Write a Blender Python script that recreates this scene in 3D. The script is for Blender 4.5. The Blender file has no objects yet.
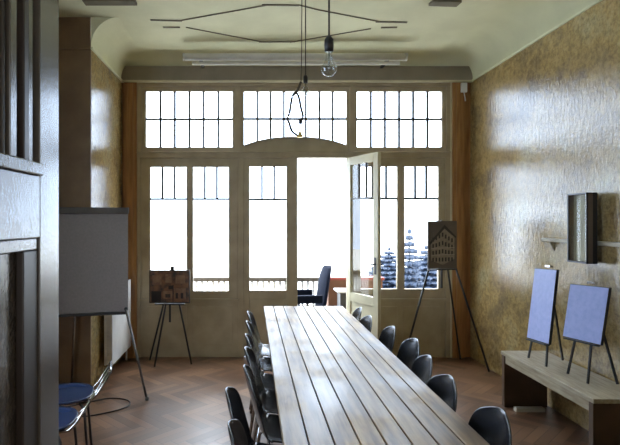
import bpy, bmesh, math, random
from mathutils import Vector, Matrix
random.seed(7)
PI = math.pi
SC = bpy.context.scene
COL = SC.collection

# ------------------------------------------------------------------ camera, world, exposure
F = 520.0                                    # focal length in pixels of the 620 px wide frame
cam_d = bpy.data.cameras.new('camera')
cam_d.sensor_width = 36.0
cam_d.lens = F / 620.0 * 36.0
cam_d.shift_x = (310 - 251) / 620.0
cam_d.shift_y = (220 - 222.5) / 620.0
cam_d.clip_start = 0.05
cam = bpy.data.objects.new('camera', cam_d)
cam.location = (0, 0, 1.6)
cam.rotation_euler = (PI / 2, 0, 0)
COL.objects.link(cam)
SC.camera = cam

SKY_LOW, SKY_HIGH = 5.5, 11.0
world = bpy.data.worlds.new('overcast_sky')
SC.world = world
world.use_nodes = True
_bg = world.node_tree.nodes['Background']
_bg.inputs['Strength'].default_value = 1.0
_wn, _wl = world.node_tree.nodes, world.node_tree.links      # overcast sky: the zenith is several times brighter than the horizon
_tc = _wn.new('ShaderNodeTexCoord'); _sx = _wn.new('ShaderNodeSeparateXYZ'); _rp = _wn.new('ShaderNodeValToRGB')
_wl.new(_tc.outputs['Generated'], _sx.inputs[0]); _wl.new(_sx.outputs[2], _rp.inputs[0]); _wl.new(_rp.outputs[0], _bg.inputs['Color'])
_rp.color_ramp.elements[0].position = 0.22; _rp.color_ramp.elements[0].color = (SKY_LOW * .72, SKY_LOW * .89, SKY_LOW * 1.14, 1)
_rp.color_ramp.elements[1].position = 0.75; _rp.color_ramp.elements[1].color = (SKY_HIGH * .90, SKY_HIGH * .96, SKY_HIGH, 1)
SC.view_settings.view_transform = 'Standard'
SC.view_settings.look = 'None'
SC.view_settings.gamma = 1.0
SC.view_settings.exposure = 0.6
SC.view_settings.use_curve_mapping = False
SC.cycles.max_bounces = 14
SC.cycles.diffuse_bounces = 8
SC.cycles.transparent_max_bounces = 16
SC.cycles.caustics_reflective = False
SC.cycles.caustics_refractive = False
SC.cycles.use_denoising = True

def area(name, loc, rot, sx, sy, power, color):
    l = bpy.data.lights.new(name, 'AREA'); l.shape = 'RECTANGLE'; l.size = sx; l.size_y = sy
    l.energy = power; l.color = color
    o = bpy.data.objects.new(name, l); o.location = loc; o.rotation_euler = rot; COL.objects.link(o)
    return o
# added fill light in the unseen corridor behind the camera
area('corridor_fill_light', (-0.1, -1.30, 1.7), (PI / 2, 0, 0), 1.4, 1.8, 16, (0.95, 0.97, 1.0))

# ------------------------------------------------------------------ measuring helpers
def PX(px, d): return (px - 251.0) * d / F
def PZ(py, d): return 1.6 - (py - 220.0) * d / F

# ------------------------------------------------------------------ mesh helpers
def box(bm, x0, y0, z0, x1, y1, z1, M=None):
    a = [(x0, y0, z0), (x1, y0, z0), (x1, y1, z0), (x0, y1, z0), (x0, y0, z1), (x1, y0, z1), (x1, y1, z1), (x0, y1, z1)]
    v = [bm.verts.new((M @ Vector(p)) if M else p) for p in a]
    for f in ((3, 2, 1, 0), (4, 5, 6, 7), (0, 1, 5, 4), (1, 2, 6, 5), (2, 3, 7, 6), (3, 0, 4, 7)):
        bm.faces.new([v[i] for i in f])

def tube(bm, pts, r, n=8, r2=None, closed=False):
    pts = [Vector(p) for p in pts]
    N = len(pts); rings = []
    up = Vector((0, 0, 1))
    for i, p in enumerate(pts):
        if closed: t = pts[(i + 1) % N] - pts[i - 1]
        elif i == 0: t = pts[1] - p
        elif i == N - 1: t = p - pts[-2]
        else: t = pts[i + 1] - pts[i - 1]
        t.normalize()
        a = up if abs(t.dot(up)) < 0.95 else Vector((1, 0, 0))
        u = t.cross(a).normalized(); w = t.cross(u).normalized()
        rr = r if r2 is None else r + (r2 - r) * i / (N - 1)
        rings.append([bm.verts.new(p + (u * math.cos(2 * PI * k / n) + w * math.sin(2 * PI * k / n)) * rr) for k in range(n)])
    for i in range(N if closed else N - 1):
        A, B = rings[i], rings[(i + 1) % N]
        for k in range(n):
            f = bm.faces.new((A[k], A[(k + 1) % n], B[(k + 1) % n], B[k])); f.smooth = True
    if not closed:
        bm.faces.new(rings[0]); bm.faces.new(list(reversed(rings[-1])))

def bar(bm, a, b, w, t, side=(1, 0, 0)):
    """rectangular bar from a to b, width w along `side`, thickness t"""
    a = Vector(a); b = Vector(b); d = (b - a).normalized()
    s = Vector(side); s = (s - d * s.dot(d)).normalized(); q = d.cross(s)
    vs = []
    for p in (a, b):
        for i, j in ((-1, -1), (1, -1), (1, 1), (-1, 1)):
            vs.append(bm.verts.new(p + s * (w / 2 * i) + q * (t / 2 * j)))
    for f in ((0, 1, 2, 3), (7, 6, 5, 4), (0, 4, 5, 1), (1, 5, 6, 2), (2, 6, 7, 3), (3, 7, 4, 0)):
        bm.faces.new([vs[i] for i in f])

def lathe(bm, prof, n=20, c=(0, 0, 0)):
    rings = []
    for r, z in prof:
        if r < 1e-5: rings.append([bm.verts.new((c[0], c[1], c[2] + z))])
        else: rings.append([bm.verts.new((c[0] + r * math.cos(2 * PI * k / n), c[1] + r * math.sin(2 * PI * k / n), c[2] + z)) for k in range(n)])
    for A, B in zip(rings, rings[1:]):
        for k in range(n):
            q = [A[k % len(A)], A[(k + 1) % len(A)], B[(k + 1) % len(B)], B[k % len(B)]]
            q2 = []
            for v in q:
                if v not in q2: q2.append(v)
            if len(q2) > 2:
                f = bm.faces.new(q2); f.smooth = True

def prism(bm, poly, y0, y1, M=None):
    """poly in (x,z), extruded along y"""
    A = [bm.verts.new((M @ Vector((x, y0, z))) if M else (x, y0, z)) for x, z in poly]
    B = [bm.verts.new((M @ Vector((x, y1, z))) if M else (x, y1, z)) for x, z in poly]
    n = len(poly)
    bm.faces.new(A); bm.faces.new(list(reversed(B)))
    for k in range(n): bm.faces.new((A[k], B[k], B[(k + 1) % n], A[(k + 1) % n]))

def obj(name, bm, mat, parent=None, bevel=0, loc=None):
    bmesh.ops.recalc_face_normals(bm, faces=bm.faces)
    me = bpy.data.meshes.new(name); bm.to_mesh(me); bm.free()
    o = bpy.data.objects.new(name, me); COL.objects.link(o)
    me.materials.append(mat)
    if parent is not None: o.parent = parent
    if loc: o.location = loc
    if bevel:
        b = o.modifiers.new('bevel', 'BEVEL'); b.width = bevel; b.segments = 2; b.limit_method = 'ANGLE'
    return o

def B(): return bmesh.new()

def boxes(name, mat, lst, parent=None, bevel=0, **k):
    bm = B()
    for l in lst: box(bm, *l)
    return obj(name, bm, mat, parent, bevel, **k)

def tag(o, label, cat, group=None):
    o['label'] = label; o['category'] = cat
    if group: o['group'] = group
    return o

def thing(name, label, cat, loc=(0, 0, 0), rz=0, group=None):
    o = bpy.data.objects.new(name, None); o.empty_display_size = 0.1; COL.objects.link(o)
    o.location = loc; o.rotation_euler = (0, 0, rz)
    return tag(o, label, cat, group)

def struct(o):
    o['kind'] = 'structure'; return o

def dup(root, loc, rz, label):
    r = root.copy(); COL.objects.link(r); r.location = loc; r.rotation_euler = (0, 0, rz); r['label'] = label
    for ch in list(root.children):
        c = ch.copy(); COL.objects.link(c); c.parent = r
        for g in list(ch.children):
            e = g.copy(); COL.objects.link(e); e.parent = c
    return r

# ------------------------------------------------------------------ materials
def new_mat(name):
    m = bpy.data.materials.new(name); m.use_nodes = True
    return m, m.node_tree.nodes, m.node_tree.links, m.node_tree.nodes['Principled BSDF']

def mat(name, c1, c2=None, scale=6, rough=0.5, metal=0.0, bump=0.0, bscale=40, stretch=(1, 1, 1), r2=None, spec=0.5, coat=0.0, detail=5, contrast=(0.35, 0.65)):
    m, n, l, p = new_mat(name)
    p.inputs['Roughness'].default_value = rough; p.inputs['Metallic'].default_value = metal
    p.inputs['Specular IOR Level'].default_value = spec
    p.inputs['Coat Weight'].default_value = coat; p.inputs['Coat Roughness'].default_value = 0.15
    tc = n.new('ShaderNodeTexCoord'); mp = n.new('ShaderNodeMapping'); mp.inputs['Scale'].default_value = stretch
    l.new(tc.outputs['Object'], mp.inputs['Vector'])
    nz = n.new('ShaderNodeTexNoise'); nz.inputs['Scale'].default_value = scale; nz.inputs['Detail'].default_value = detail
    l.new(mp.outputs[0], nz.inputs['Vector'])
    rp = n.new('ShaderNodeValToRGB'); rp.color_ramp.elements[0].position = contrast[0]; rp.color_ramp.elements[1].position = contrast[1]
    c2 = c2 or tuple(v * 0.85 for v in c1)
    rp.color_ramp.elements[0].color = (*c2, 1); rp.color_ramp.elements[1].color = (*c1, 1)
    l.new(nz.outputs['Fac'], rp.inputs[0]); l.new(rp.outputs[0], p.inputs['Base Color'])
    if r2 is not None:
        mr = n.new('ShaderNodeMapRange'); mr.inputs['To Min'].default_value = rough; mr.inputs['To Max'].default_value = r2
        mr.inputs['From Min'].default_value = 0.35; mr.inputs['From Max'].default_value = 0.65
        l.new(nz.outputs['Fac'], mr.inputs['Value']); l.new(mr.outputs[0], p.inputs['Roughness'])
    if bump:
        nb = n.new('ShaderNodeTexNoise'); nb.inputs['Scale'].default_value = bscale; nb.inputs['Detail'].default_value = 3
        l.new(mp.outputs[0], nb.inputs['Vector'])
        bp = n.new('ShaderNodeBump'); bp.inputs['Strength'].default_value = bump; bp.inputs['Distance'].default_value = 0.01
        l.new(nb.outputs['Fac'], bp.inputs['Height']); l.new(bp.outputs[0], p.inputs['Normal'])
    return m

def glass_mat(name, tint=(1, 1, 1), ior=1.45, rough=0.0):
    m, n, l, p = new_mat(name)
    n.remove(p); out = n['Material Output']
    tr = n.new('ShaderNodeBsdfTransparent'); tr.inputs[0].default_value = (*tint, 1)
    gl = n.new('ShaderNodeBsdfGlossy'); gl.inputs['Roughness'].default_value = rough
    fr = n.new('ShaderNodeFresnel'); ge = n.new('ShaderNodeNewGeometry')
    mr = n.new('ShaderNodeMapRange'); mr.inputs['To Min'].default_value = ior; mr.inputs['To Max'].default_value = 1 / ior   # same reflectance on both faces of a thin pane
    l.new(ge.outputs['Backfacing'], mr.inputs['Value']); l.new(mr.outputs[0], fr.inputs[0])
    mx = n.new('ShaderNodeMixShader')
    l.new(fr.outputs[0], mx.inputs[0]); l.new(tr.outputs[0], mx.inputs[1]); l.new(gl.outputs[0], mx.inputs[2])
    l.new(mx.outputs[0], out.inputs[0])
    return m

def herringbone():
    m, n, l, p = new_mat('herringbone_parquet')
    tc = n.new('ShaderNodeTexCoord'); mp = n.new('ShaderNodeMapping')
    mp.inputs['Rotation'].default_value = (0, 0, PI / 4); W = 0.075; K = 5.0
    mp.inputs['Scale'].default_value = (1 / W, 1 / W, 1)
    l.new(tc.outputs['Object'], mp.inputs['Vector'])
    sp = n.new('ShaderNodeSeparateXYZ'); l.new(mp.outputs[0], sp.inputs[0])
    def mth(op, a, b=None, c=None):
        q = n.new('ShaderNodeMath'); q.operation = op
        for k, v in enumerate((a, b, c)):
            if v is None: continue
            if isinstance(v, (int, float)): q.inputs[k].default_value = v
            else: l.new(v, q.inputs[k])
        return q.outputs[0]
    x, y = sp.outputs[0], sp.outputs[1]
    i, j = mth('FLOOR', x), mth('FLOOR', y)
    fx, fy = mth('SUBTRACT', x, i), mth('SUBTRACT', y, j)
    d = mth('SUBTRACT', i, j)
    mm = mth('SUBTRACT', d, mth('MULTIPLY', mth('FLOOR', mth('DIVIDE', mth('ADD', d, 0.5), 2 * K)), 2 * K))
    vert = mth('GREATER_THAN', mm, K - 0.5)
    m2 = mth('SUBTRACT', mm, K)
    # ids
    idx_h = mth('SUBTRACT', i, mm); idy_v = mth('ADD', j, m2)
    def sel(a, b): return mth('ADD', mth('MULTIPLY', a, mth('SUBTRACT', 1.0, vert)), mth('MULTIPLY', b, vert))
    idx, idy = sel(idx_h, i), sel(j, idy_v)
    # across coordinate and along coordinate
    ac = sel(fy, fx)
    al = sel(mth('ADD', mm, fx), mth('ADD', mth('SUBTRACT', K - 1, m2), fy))
    e1 = mth('MINIMUM', ac, mth('SUBTRACT', 1.0, ac)); e2 = mth('MINIMUM', al, mth('SUBTRACT', K, al))
    e = mth('MINIMUM', e1, e2)
    cv = n.new('ShaderNodeCombineXYZ'); l.new(idx, cv.inputs[0]); l.new(idy, cv.inputs[1]); l.new(vert, cv.inputs[2])
    wn = n.new('ShaderNodeTexWhiteNoise'); l.new(cv.outputs[0], wn.inputs['Vector'])
    rp = n.new('ShaderNodeValToRGB'); rp.color_ramp.elements[0].color = (0.11, 0.06, 0.035, 1); rp.color_ramp.elements[1].color = (0.23, 0.135, 0.08, 1)
    l.new(wn.outputs['Value'], rp.inputs[0])
    nz = n.new('ShaderNodeTexNoise'); nz.inputs['Scale'].default_value = 1.6; nz.inputs['Detail'].default_value = 6
    l.new(tc.outputs['Object'], nz.inputs['Vector'])
    mx = n.new('ShaderNodeMix'); mx.data_type = 'RGBA'; mx.blend_type = 'MULTIPLY'; mx.inputs[0].default_value = 1
    r2 = n.new('ShaderNodeValToRGB'); r2.color_ramp.elements[0].position = .3; r2.color_ramp.elements[0].color = (.6, .55, .55, 1)
    r2.color_ramp.elements[1].position = .7; r2.color_ramp.elements[1].color = (1.1, 1.05, 1.0, 1)
    l.new(nz.outputs['Fac'], r2.inputs[0]); l.new(rp.outputs[0], mx.inputs[6]); l.new(r2.outputs[0], mx.inputs[7])
    mr = n.new('ShaderNodeMapRange'); mr.inputs['From Max'].default_value = 0.05; mr.inputs['To Min'].default_value = .35
    l.new(e, mr.inputs['Value'])
    mx2 = n.new('ShaderNodeMix'); mx2.data_type = 'RGBA'; mx2.blend_type = 'MULTIPLY'; mx2.inputs[0].default_value = 1
    l.new(mx.outputs[2], mx2.inputs[6]); l.new(mr.outputs[0], mx2.inputs[7]); l.new(mx2.outputs[2], p.inputs['Base Color'])
    mr2 = n.new('ShaderNodeMapRange'); mr2.inputs['From Min'].default_value = .3; mr2.inputs['From Max'].default_value = .7
    mr2.inputs['To Min'].default_value = .28; mr2.inputs['To Max'].default_value = .42
    l.new(nz.outputs['Fac'], mr2.inputs['Value']); l.new(mr2.outputs[0], p.inputs['Roughness'])
    bp = n.new('ShaderNodeBump'); bp.inputs['Strength'].default_value = .25; bp.inputs['Distance'].default_value = .004
    hh = mth('ADD', mr.outputs[0], mth('MULTIPLY', wn.outputs['Value'], 0.4))
    l.new(hh, bp.inputs['Height']); l.new(bp.outputs[0], p.inputs['Normal'])
    return m

M_floor = herringbone()
def oil_wall():
    m, n, l, p = new_mat('mottled_gloss_ochre_paint')
    tc = n.new('ShaderNodeTexCoord')
    def noise(scale, detail, st=(1, 1, 1), rough=.5):
        mp = n.new('ShaderNodeMapping'); mp.inputs['Scale'].default_value = st; l.new(tc.outputs['Object'], mp.inputs[0])
        z = n.new('ShaderNodeTexNoise'); z.inputs['Scale'].default_value = scale; z.inputs['Detail'].default_value = detail
        z.inputs['Roughness'].default_value = rough
        l.new(mp.outputs[0], z.inputs['Vector']); return z.outputs['Fac']
    r1 = n.new('ShaderNodeValToRGB'); l.new(noise(2.2, 8, rough=.65), r1.inputs[0])
    e = r1.color_ramp.elements
    e[0].position = .32; e[0].color = (.20, .15, .085, 1); e[1].position = .68; e[1].color = (.42, .36, .20, 1)
    q = e.new(.5); q.color = (.40, .28, .115, 1)
    r2 = n.new('ShaderNodeValToRGB'); l.new(noise(26, 6, rough=.7), r2.inputs[0])
    r2.color_ramp.elements[0].position = .35; r2.color_ramp.elements[0].color = (.52, .50, .48, 1)
    r2.color_ramp.elements[1].position = .62; r2.color_ramp.elements[1].color = (1.1, 1.1, 1.08, 1)
    mx = n.new('ShaderNodeMix'); mx.data_type = 'RGBA'; mx.blend_type = 'MULTIPLY'; mx.inputs[0].default_value = .9
    l.new(r1.outputs[0], mx.inputs[6]); l.new(r2.outputs[0], mx.inputs[7]); l.new(mx.outputs[2], p.inputs['Base Color'])
    mr = n.new('ShaderNodeMapRange'); mr.inputs['From Min'].default_value = .35; mr.inputs['From Max'].default_value = .65
    mr.inputs['To Min'].default_value = .07; mr.inputs['To Max'].default_value = .18
    l.new(noise(9, 5), mr.inputs['Value']); l.new(mr.outputs[0], p.inputs['Roughness'])
    p.inputs['Specular IOR Level'].default_value = .85
    ad = n.new('ShaderNodeMath'); ad.operation = 'ADD'
    l.new(noise(34, 4, (1, 1, .35)), ad.inputs[0]); 
    m2 = n.new('ShaderNodeMath'); m2.operation = 'MULTIPLY'; m2.inputs[1].default_value = .5; l.new(noise(70, 3), m2.inputs[0]); l.new(m2.outputs[0], ad.inputs[1])
    bp = n.new('ShaderNodeBump'); bp.inputs['Strength'].default_value = .75; bp.inputs['Distance'].default_value = .005
    l.new(ad.outputs[0], bp.inputs['Height']); l.new(bp.outputs[0], p.inputs['Normal'])
    return m
M_wall = oil_wall()
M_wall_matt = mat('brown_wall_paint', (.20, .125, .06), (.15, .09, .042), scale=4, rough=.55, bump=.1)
M_ceil = mat('ceiling_plaster', (.70, .70, .48), (.62, .62, .42), scale=2.5, rough=.8, bump=.15, bscale=30)
M_beam = mat('beam_paint', (.26, .22, .165), (.21, .175, .13), scale=4, rough=.5)
M_frame = mat('aged_cream_joinery_paint', (.43, .36, .24), (.35, .29, .19), scale=5, rough=.4, bump=.08)
M_frame_wood = mat('orange_brown_varnished_wood', (.40, .20, .07), (.26, .12, .04), scale=5, rough=.35, stretch=(6, 6, .6))
M_muntin = mat('dark_muntin_paint', (.05, .048, .04), rough=.5)
M_leaf = mat('pale_door_paint', (.62, .58, .40), (.52, .48, .33), scale=4, rough=.38)
M_front_door = mat('grey_gloss_door_paint', (.095, .08, .062), (.08, .065, .05), scale=9, rough=.22, r2=.27, bump=.08, bscale=90, spec=.8, coat=.3)
M_dark_mould = mat('dark_brown_moulding', (.035, .022, .014), rough=.4)  # very dark brown for the near door's moulding and uprights
M_glass = glass_mat('window_glass')
M_bulb = glass_mat('bulb_glass', (.9, .92, .92), 2.0, .08)
M_black = mat('black_metal', (.02, .02, .022), rough=.4)
M_chrome = mat('dull_chrome', (.45, .45, .46), rough=.25, metal=1.0)
M_shell = mat('black_plastic_shell', (.020, .024, .032), (.014, .016, .022), scale=20, rough=.24, spec=.9, bump=.05, bscale=200)
M_blueshell = mat('navy_plastic_shell', (.02, .035, .10), (.015, .03, .08), scale=15, rough=.25, spec=.8)
M_white = mat('white_enamel', (.78, .79, .80), rough=.35)
M_casing = mat('off_white_casing', (.62, .60, .54), rough=.4)
M_board_grey = mat('grey_whiteboard', (.25, .225, .235), (.22, .20, .21), scale=60, rough=.35)
M_board_sky = mat('board_sky_tint', (.40, .46, .80), (.33, .40, .74), scale=30, rough=.45)  # blue reflection of the sky is put into the board colour
M_bench = mat('bench_timber', (.42, .37, .26), (.28, .23, .15), scale=6, rough=.38, stretch=(8, 1, 8), bump=.1)
M_bench_dark = mat('bench_dark_end', (.10, .055, .03), (.07, .04, .02), scale=6, rough=.5)
M_brass = mat('brass', (.75, .55, .2), rough=.3, metal=1)
M_cord = mat('twisted_cord', (.05, .04, .03), rough=.7)
M_orange = mat('terracotta_render', (.18, .075, .03), (.14, .06, .025), rough=.8)
M_conc = mat('veranda_tiles', (.30, .28, .25), rough=.6)
M_ground = mat('pale_gravel', (.60, .60, .58), rough=.9, scale=1)
M_needles = mat('blue_green_needles', (.020, .035, .065), (.012, .022, .045), rough=.6, scale=30)
M_bark = mat('bark', (.05, .035, .025), rough=.9)

def table_mat():
    m, n, l, p = new_mat('worn_table_planks')
    tc = n.new('ShaderNodeTexCoord'); mp = n.new('ShaderNodeMapping'); mp.inputs['Scale'].default_value = (10, .9, 1)
    l.new(tc.outputs['Object'], mp.inputs[0])
    z = n.new('ShaderNodeTexNoise'); z.inputs['Scale'].default_value = 3; z.inputs['Detail'].default_value = 8; l.new(mp.outputs[0], z.inputs['Vector'])
    r = n.new('ShaderNodeValToRGB'); r.color_ramp.elements[0].position = .35; r.color_ramp.elements[1].position = .66
    r.color_ramp.elements[0].color = (.15, .09, .038, 1); r.color_ramp.elements[1].color = (.38, .26, .12, 1)
    l.new(z.outputs['Fac'], r.inputs[0])
    z2 = n.new('ShaderNodeTexNoise'); z2.inputs['Scale'].default_value = 3.0; z2.inputs['Detail'].default_value = 7; l.new(tc.outputs['Object'], z2.inputs['Vector'])
    r2 = n.new('ShaderNodeValToRGB'); r2.color_ramp.elements[0].position = .38; r2.color_ramp.elements[1].position = .6
    r2.color_ramp.elements[0].color = (.62, .6, .58, 1); r2.color_ramp.elements[1].color = (1.1, 1.1, 1.1, 1)
    l.new(z2.outputs['Fac'], r2.inputs[0])
    mx = n.new('ShaderNodeMix'); mx.data_type = 'RGBA'; mx.blend_type = 'MULTIPLY'; mx.inputs[0].default_value = 1
    l.new(r.outputs[0], mx.inputs[6]); l.new(r2.outputs[0], mx.inputs[7]); l.new(mx.outputs[2], p.inputs['Base Color'])
    mr = n.new('ShaderNodeMapRange'); mr.inputs['From Min'].default_value = .35; mr.inputs['From Max'].default_value = .65
    mr.inputs['To Min'].default_value = .30; mr.inputs['To Max'].default_value = .5
    l.new(z2.outputs['Fac'], mr.inputs['Value']); l.new(mr.outputs[0], p.inputs['Roughness'])
    p.inputs['Specular IOR Level'].default_value = .3
    bp = n.new('ShaderNodeBump'); bp.inputs['Strength'].default_value = .25; bp.inputs['Distance'].default_value = .004
    l.new(z.outputs['Fac'], bp.inputs['Height']); l.new(bp.outputs[0], p.inputs['Normal'])
    return m
M_table = table_mat()

# ------------------------------------------------------------------ room shell
XL, XL2, XR = -2.40, -1.50, 2.56
YF, YP, YB = 0.70, 4.87, 6.07
ZC, ZW, CV = 3.50, 3.22, 0.26
struct(boxes('floor', M_floor, [(XL - .15, -1.6, -.12, XR + .15, YB + .1, 0)]))
struct(boxes('wall_right', M_wall, [(XR, YF, 0, XR + .15, YB + .1, 3.6)]))
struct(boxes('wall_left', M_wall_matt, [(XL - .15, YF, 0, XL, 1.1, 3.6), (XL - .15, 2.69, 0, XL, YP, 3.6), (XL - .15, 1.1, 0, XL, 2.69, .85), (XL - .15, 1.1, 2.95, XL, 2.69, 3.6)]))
w_fill = struct(boxes('added_fill_window', mat('added_window_paint', (.5, .45, .32)), [(XL - .1, 1.1, .85, XL - .04, 1.18, 2.95), (XL - .1, 2.61, .85, XL - .04, 2.69, 2.95),
    (XL - .1, 1.18, .85, XL - .04, 2.61, .93), (XL - .1, 1.18, 2.87, XL - .04, 2.61, 2.95)]))  # unseen window added in the left wall to let in fill daylight
boxes('pane', M_glass, [(XL - .072, 1.18, .93, XL - .068, 2.61, 2.87)], w_fill)
struct(boxes('wall_left_recess', M_wall, [(XL2 - .2, YP + .02, 0, XL2, YB + .1, 3.6)]))
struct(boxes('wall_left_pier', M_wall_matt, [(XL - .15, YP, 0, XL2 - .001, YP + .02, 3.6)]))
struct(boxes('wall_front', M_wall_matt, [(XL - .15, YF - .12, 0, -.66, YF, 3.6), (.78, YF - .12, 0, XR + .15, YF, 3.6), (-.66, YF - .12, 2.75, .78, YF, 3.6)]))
struct(boxes('wall_corridor', M_wall_matt, [(-1.5, -1.6, 0, 1.5, -1.5, 2.9), (-1.6, -1.6, 0, -1.5, YF - .12, 2.9), (1.5, -1.6, 0, 1.6, YF - .12, 2.9)]))
struct(boxes('ceiling_corridor', M_ceil, [(-1.6, -1.6, 2.9, 1.6, YF - .12, 3.0)]))

def ring(o, z):
    return [(XL + o, YF + o, z), (XL + o, YP, z), (XL2 + o, YP, z), (XL2 + o, YB - o, z), (XR - o, YB - o, z), (XR - o, YF + o, z)]
bm = B()
rs = []
for k in range(9):
    t = PI / 2 * k / 8
    rs.append([bm.verts.new(p) for p in ring(CV * (1 - math.cos(t)), ZW + (ZC - ZW) * math.sin(t))])
for A, C in zip(rs, rs[1:]):
    for k in range(6):
        if k == 1: continue                       # the pier rises straight to the ceiling
        bm.faces.new((A[k], A[(k + 1) % 6], C[(k + 1) % 6], C[k])).smooth = True
bm.faces.new(rs[-1])
for ed in (0, 2):                                  # plaster ends of the coves where they meet the pier
    xx = XL if ed == 0 else XL2
    cap = [bm.verts.new((xx + CV * (1 - math.cos(PI / 16 * k)), YP, ZW + (ZC - ZW) * math.sin(PI / 16 * k))) for k in range(9)]
    bm.faces.new(cap + [bm.verts.new((xx, YP, ZC))])
struct(obj('ceiling', bm, M_ceil))
# picture-rail bead under the cove
bm = B()
for (x0, y0, x1, y1) in ((XL2, YP, XL2 + .018, YB), (XR - .014, YF, XR, YB)):
    box(bm, x0, y0, ZW - .02, x1, y1, ZW)
struct(obj('trim_1', bm, M_ceil))
struct(boxes('trim_8', M_wall_matt, [(XL, YP - .012, ZW - .02, XL2, YP, ZW)]))

# ------------------------------------------------------------------ window wall
D = YB
def X(px): return PX(px, D)
def Z(py): return PZ(py, D)
# plastered strips each side, and everything above the frame
struct(boxes('wall_back', M_frame_wood, [(XL2 - .02, YB, 0, X(126), YB + .12, 3.6), (X(463), YB, 0, XR + .02, YB + .12, 3.6), (X(126), YB, Z(83), X(463), YB + .12, 3.6)]))
# lintel beam; pale paint on its lower bead stands in for window light
struct(boxes('beam_lintel', M_beam, [(XL2, 6.0, PZ(80.5, 6.0), XR, YB, PZ(66, 6.0))], bevel=.006))
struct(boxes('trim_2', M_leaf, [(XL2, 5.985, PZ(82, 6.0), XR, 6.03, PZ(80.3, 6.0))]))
# varnished posts
for nm, a, b in (('trim_3', 125, 137.5), ('trim_4', 451, 463)):
    struct(boxes(nm, M_frame_wood, [(X(a), YB - .05, 0, X(b), YB + .1, Z(82)), (X(a) + .04, YB - .065, 0, X(b) - .04, YB - .05, Z(84))], bevel=.004))
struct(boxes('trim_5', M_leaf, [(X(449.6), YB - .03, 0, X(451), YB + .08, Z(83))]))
# fixed main frame (posts, rails)
Y0, Y1 = YB - .02, YB + .09
bm = B()
for a, b in ((137.5, 142), (235.5, 241), (349.5, 354.5), (446, 449.6)):
    box(bm, X(a), Y0, Z(157), X(b), Y1, Z(83))
for a, b in ((137.5, 141), (238, 244), (347.5, 355), (445, 449.6)):
    box(bm, X(a), Y0, 0, X(b), Y1, Z(157))
box(bm, X(137.5), Y0 - .01, Z(86.5), X(449.6), Y1, Z(82.5))
box(bm, X(137.5), Y0 - .005, Z(158), X(449.6), Y1, Z(152))
box(bm, X(137.5), Y0 - .03, Z(153.3), X(449.6), Y0, Z(152))
struct(obj('window_frame_main', bm, M_frame, bevel=.004))

def sash(name, fx0, fx1, fy0, fy1, panes, v_muntins, h_muntin, mullions=(), depth=(0, .05), mat_=None, lower=None):
    """rectangular framed light; all numbers measured on the window wall. panes: (x0,x1,y0,y1)"""
    m = mat_ or M_frame
    ya, yb = YB + depth[0], YB + depth[1]
    gx0, gx1 = panes[0][0], panes[-1][1]; gy0, gy1 = panes[0][2], panes[0][3]
    bm = B()
    box(bm, X(fx0), ya, Z(fy1), X(gx0), yb, Z(fy0)); box(bm, X(gx1), ya, Z(fy1), X(fx1), yb, Z(fy0))
    box(bm, X(gx0), ya, Z(gy0), X(gx1), yb, Z(fy0)); box(bm, X(gx0), ya, Z(fy1), X(gx1), yb, Z(gy1))
    for (a, b) in mullions: box(bm, X(a), ya, Z(gy1), X(b), yb, Z(gy0))
    fr = struct(obj(name, bm, m, bevel=.003))
    for (a, b, c, d_) in panes:
        boxes('pane', M_glass, [(X(a) - .004, YB + .022, Z(d_) - .004, X(b) + .004, YB + .026, Z(c) + .004)], fr)
    bm = B(); w = .0115
    for q in v_muntins:
        x, a, b = q; box(bm, X(x) - w, YB + .008, Z(b), X(x) + w, YB + .04, Z(a))
    for (a, b, y) in h_muntin: box(bm, X(a), YB + .006, Z(y) - w, X(b), YB + .042, Z(y) + w)
    obj('muntin', bm, M_muntin, fr)
    return fr

sash('window_1', 142, 235.5, 86.5, 152, [(146, 232.5, 91.3, 147)], [(x, 91, 147) for x in (160.3, 174.6, 189.4, 203.6, 218.2)], [(146, 232.5, 119)])
sash('window_3', 354.5, 446, 86.5, 152, [(357, 442, 91.3, 147)], [(x, 91, 147) for x in (371.2, 385.3, 399.5, 413.6, 428)], [(357, 442, 119)])
# arched centre transom light
bm = B()
ya, yb = YB, YB + .05
box(bm, X(241), ya, Z(152), X(244), yb, Z(86.5)); box(bm, X(346.5), ya, Z(152), X(349.5), yb, Z(86.5))
box(bm, X(244), ya, Z(91.3), X(346.5), yb, Z(86.5))
arc = []
for k in range(17):
    t = k / 16; px = 244 + 102.5 * t
    arc.append((X(px), Z(145.5 - 8.5 * (1 - abs(2 * t - 1) ** 2.4))))
prism(bm, [(X(346.5), Z(152.2)), (X(244), Z(152.2))] + arc, ya, yb)
prism(bm, [(x, z - .014) for x, z in reversed(arc)] + [(x, z) for x, z in arc], ya - .03, ya)
w2 = struct(obj('window_2', bm, M_frame))
bm = B(); prism(bm, [(x, z - .004) for x, z in arc] + [(X(346.5), Z(91.3)), (X(244), Z(91.3))], YB + .022, YB + .026)
obj('pane', bm, M_glass, w2)
bm = B()
for x in (257.3, 270.6, 284, 306, 319.6, 333):
    t = (x - 244) / 102.5; box(bm, X(x) - .0115, YB + .008, Z(146 - 8.5 * (1 - abs(2 * t - 1) ** 2.4)), X(x) + .0115, YB + .04, Z(91))
box(bm, X(244), YB + .006, Z(118.7) - .0115, X(346.5), YB + .042, Z(118.7) + .0115)
obj('muntin', bm, M_muntin, w2)

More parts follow.
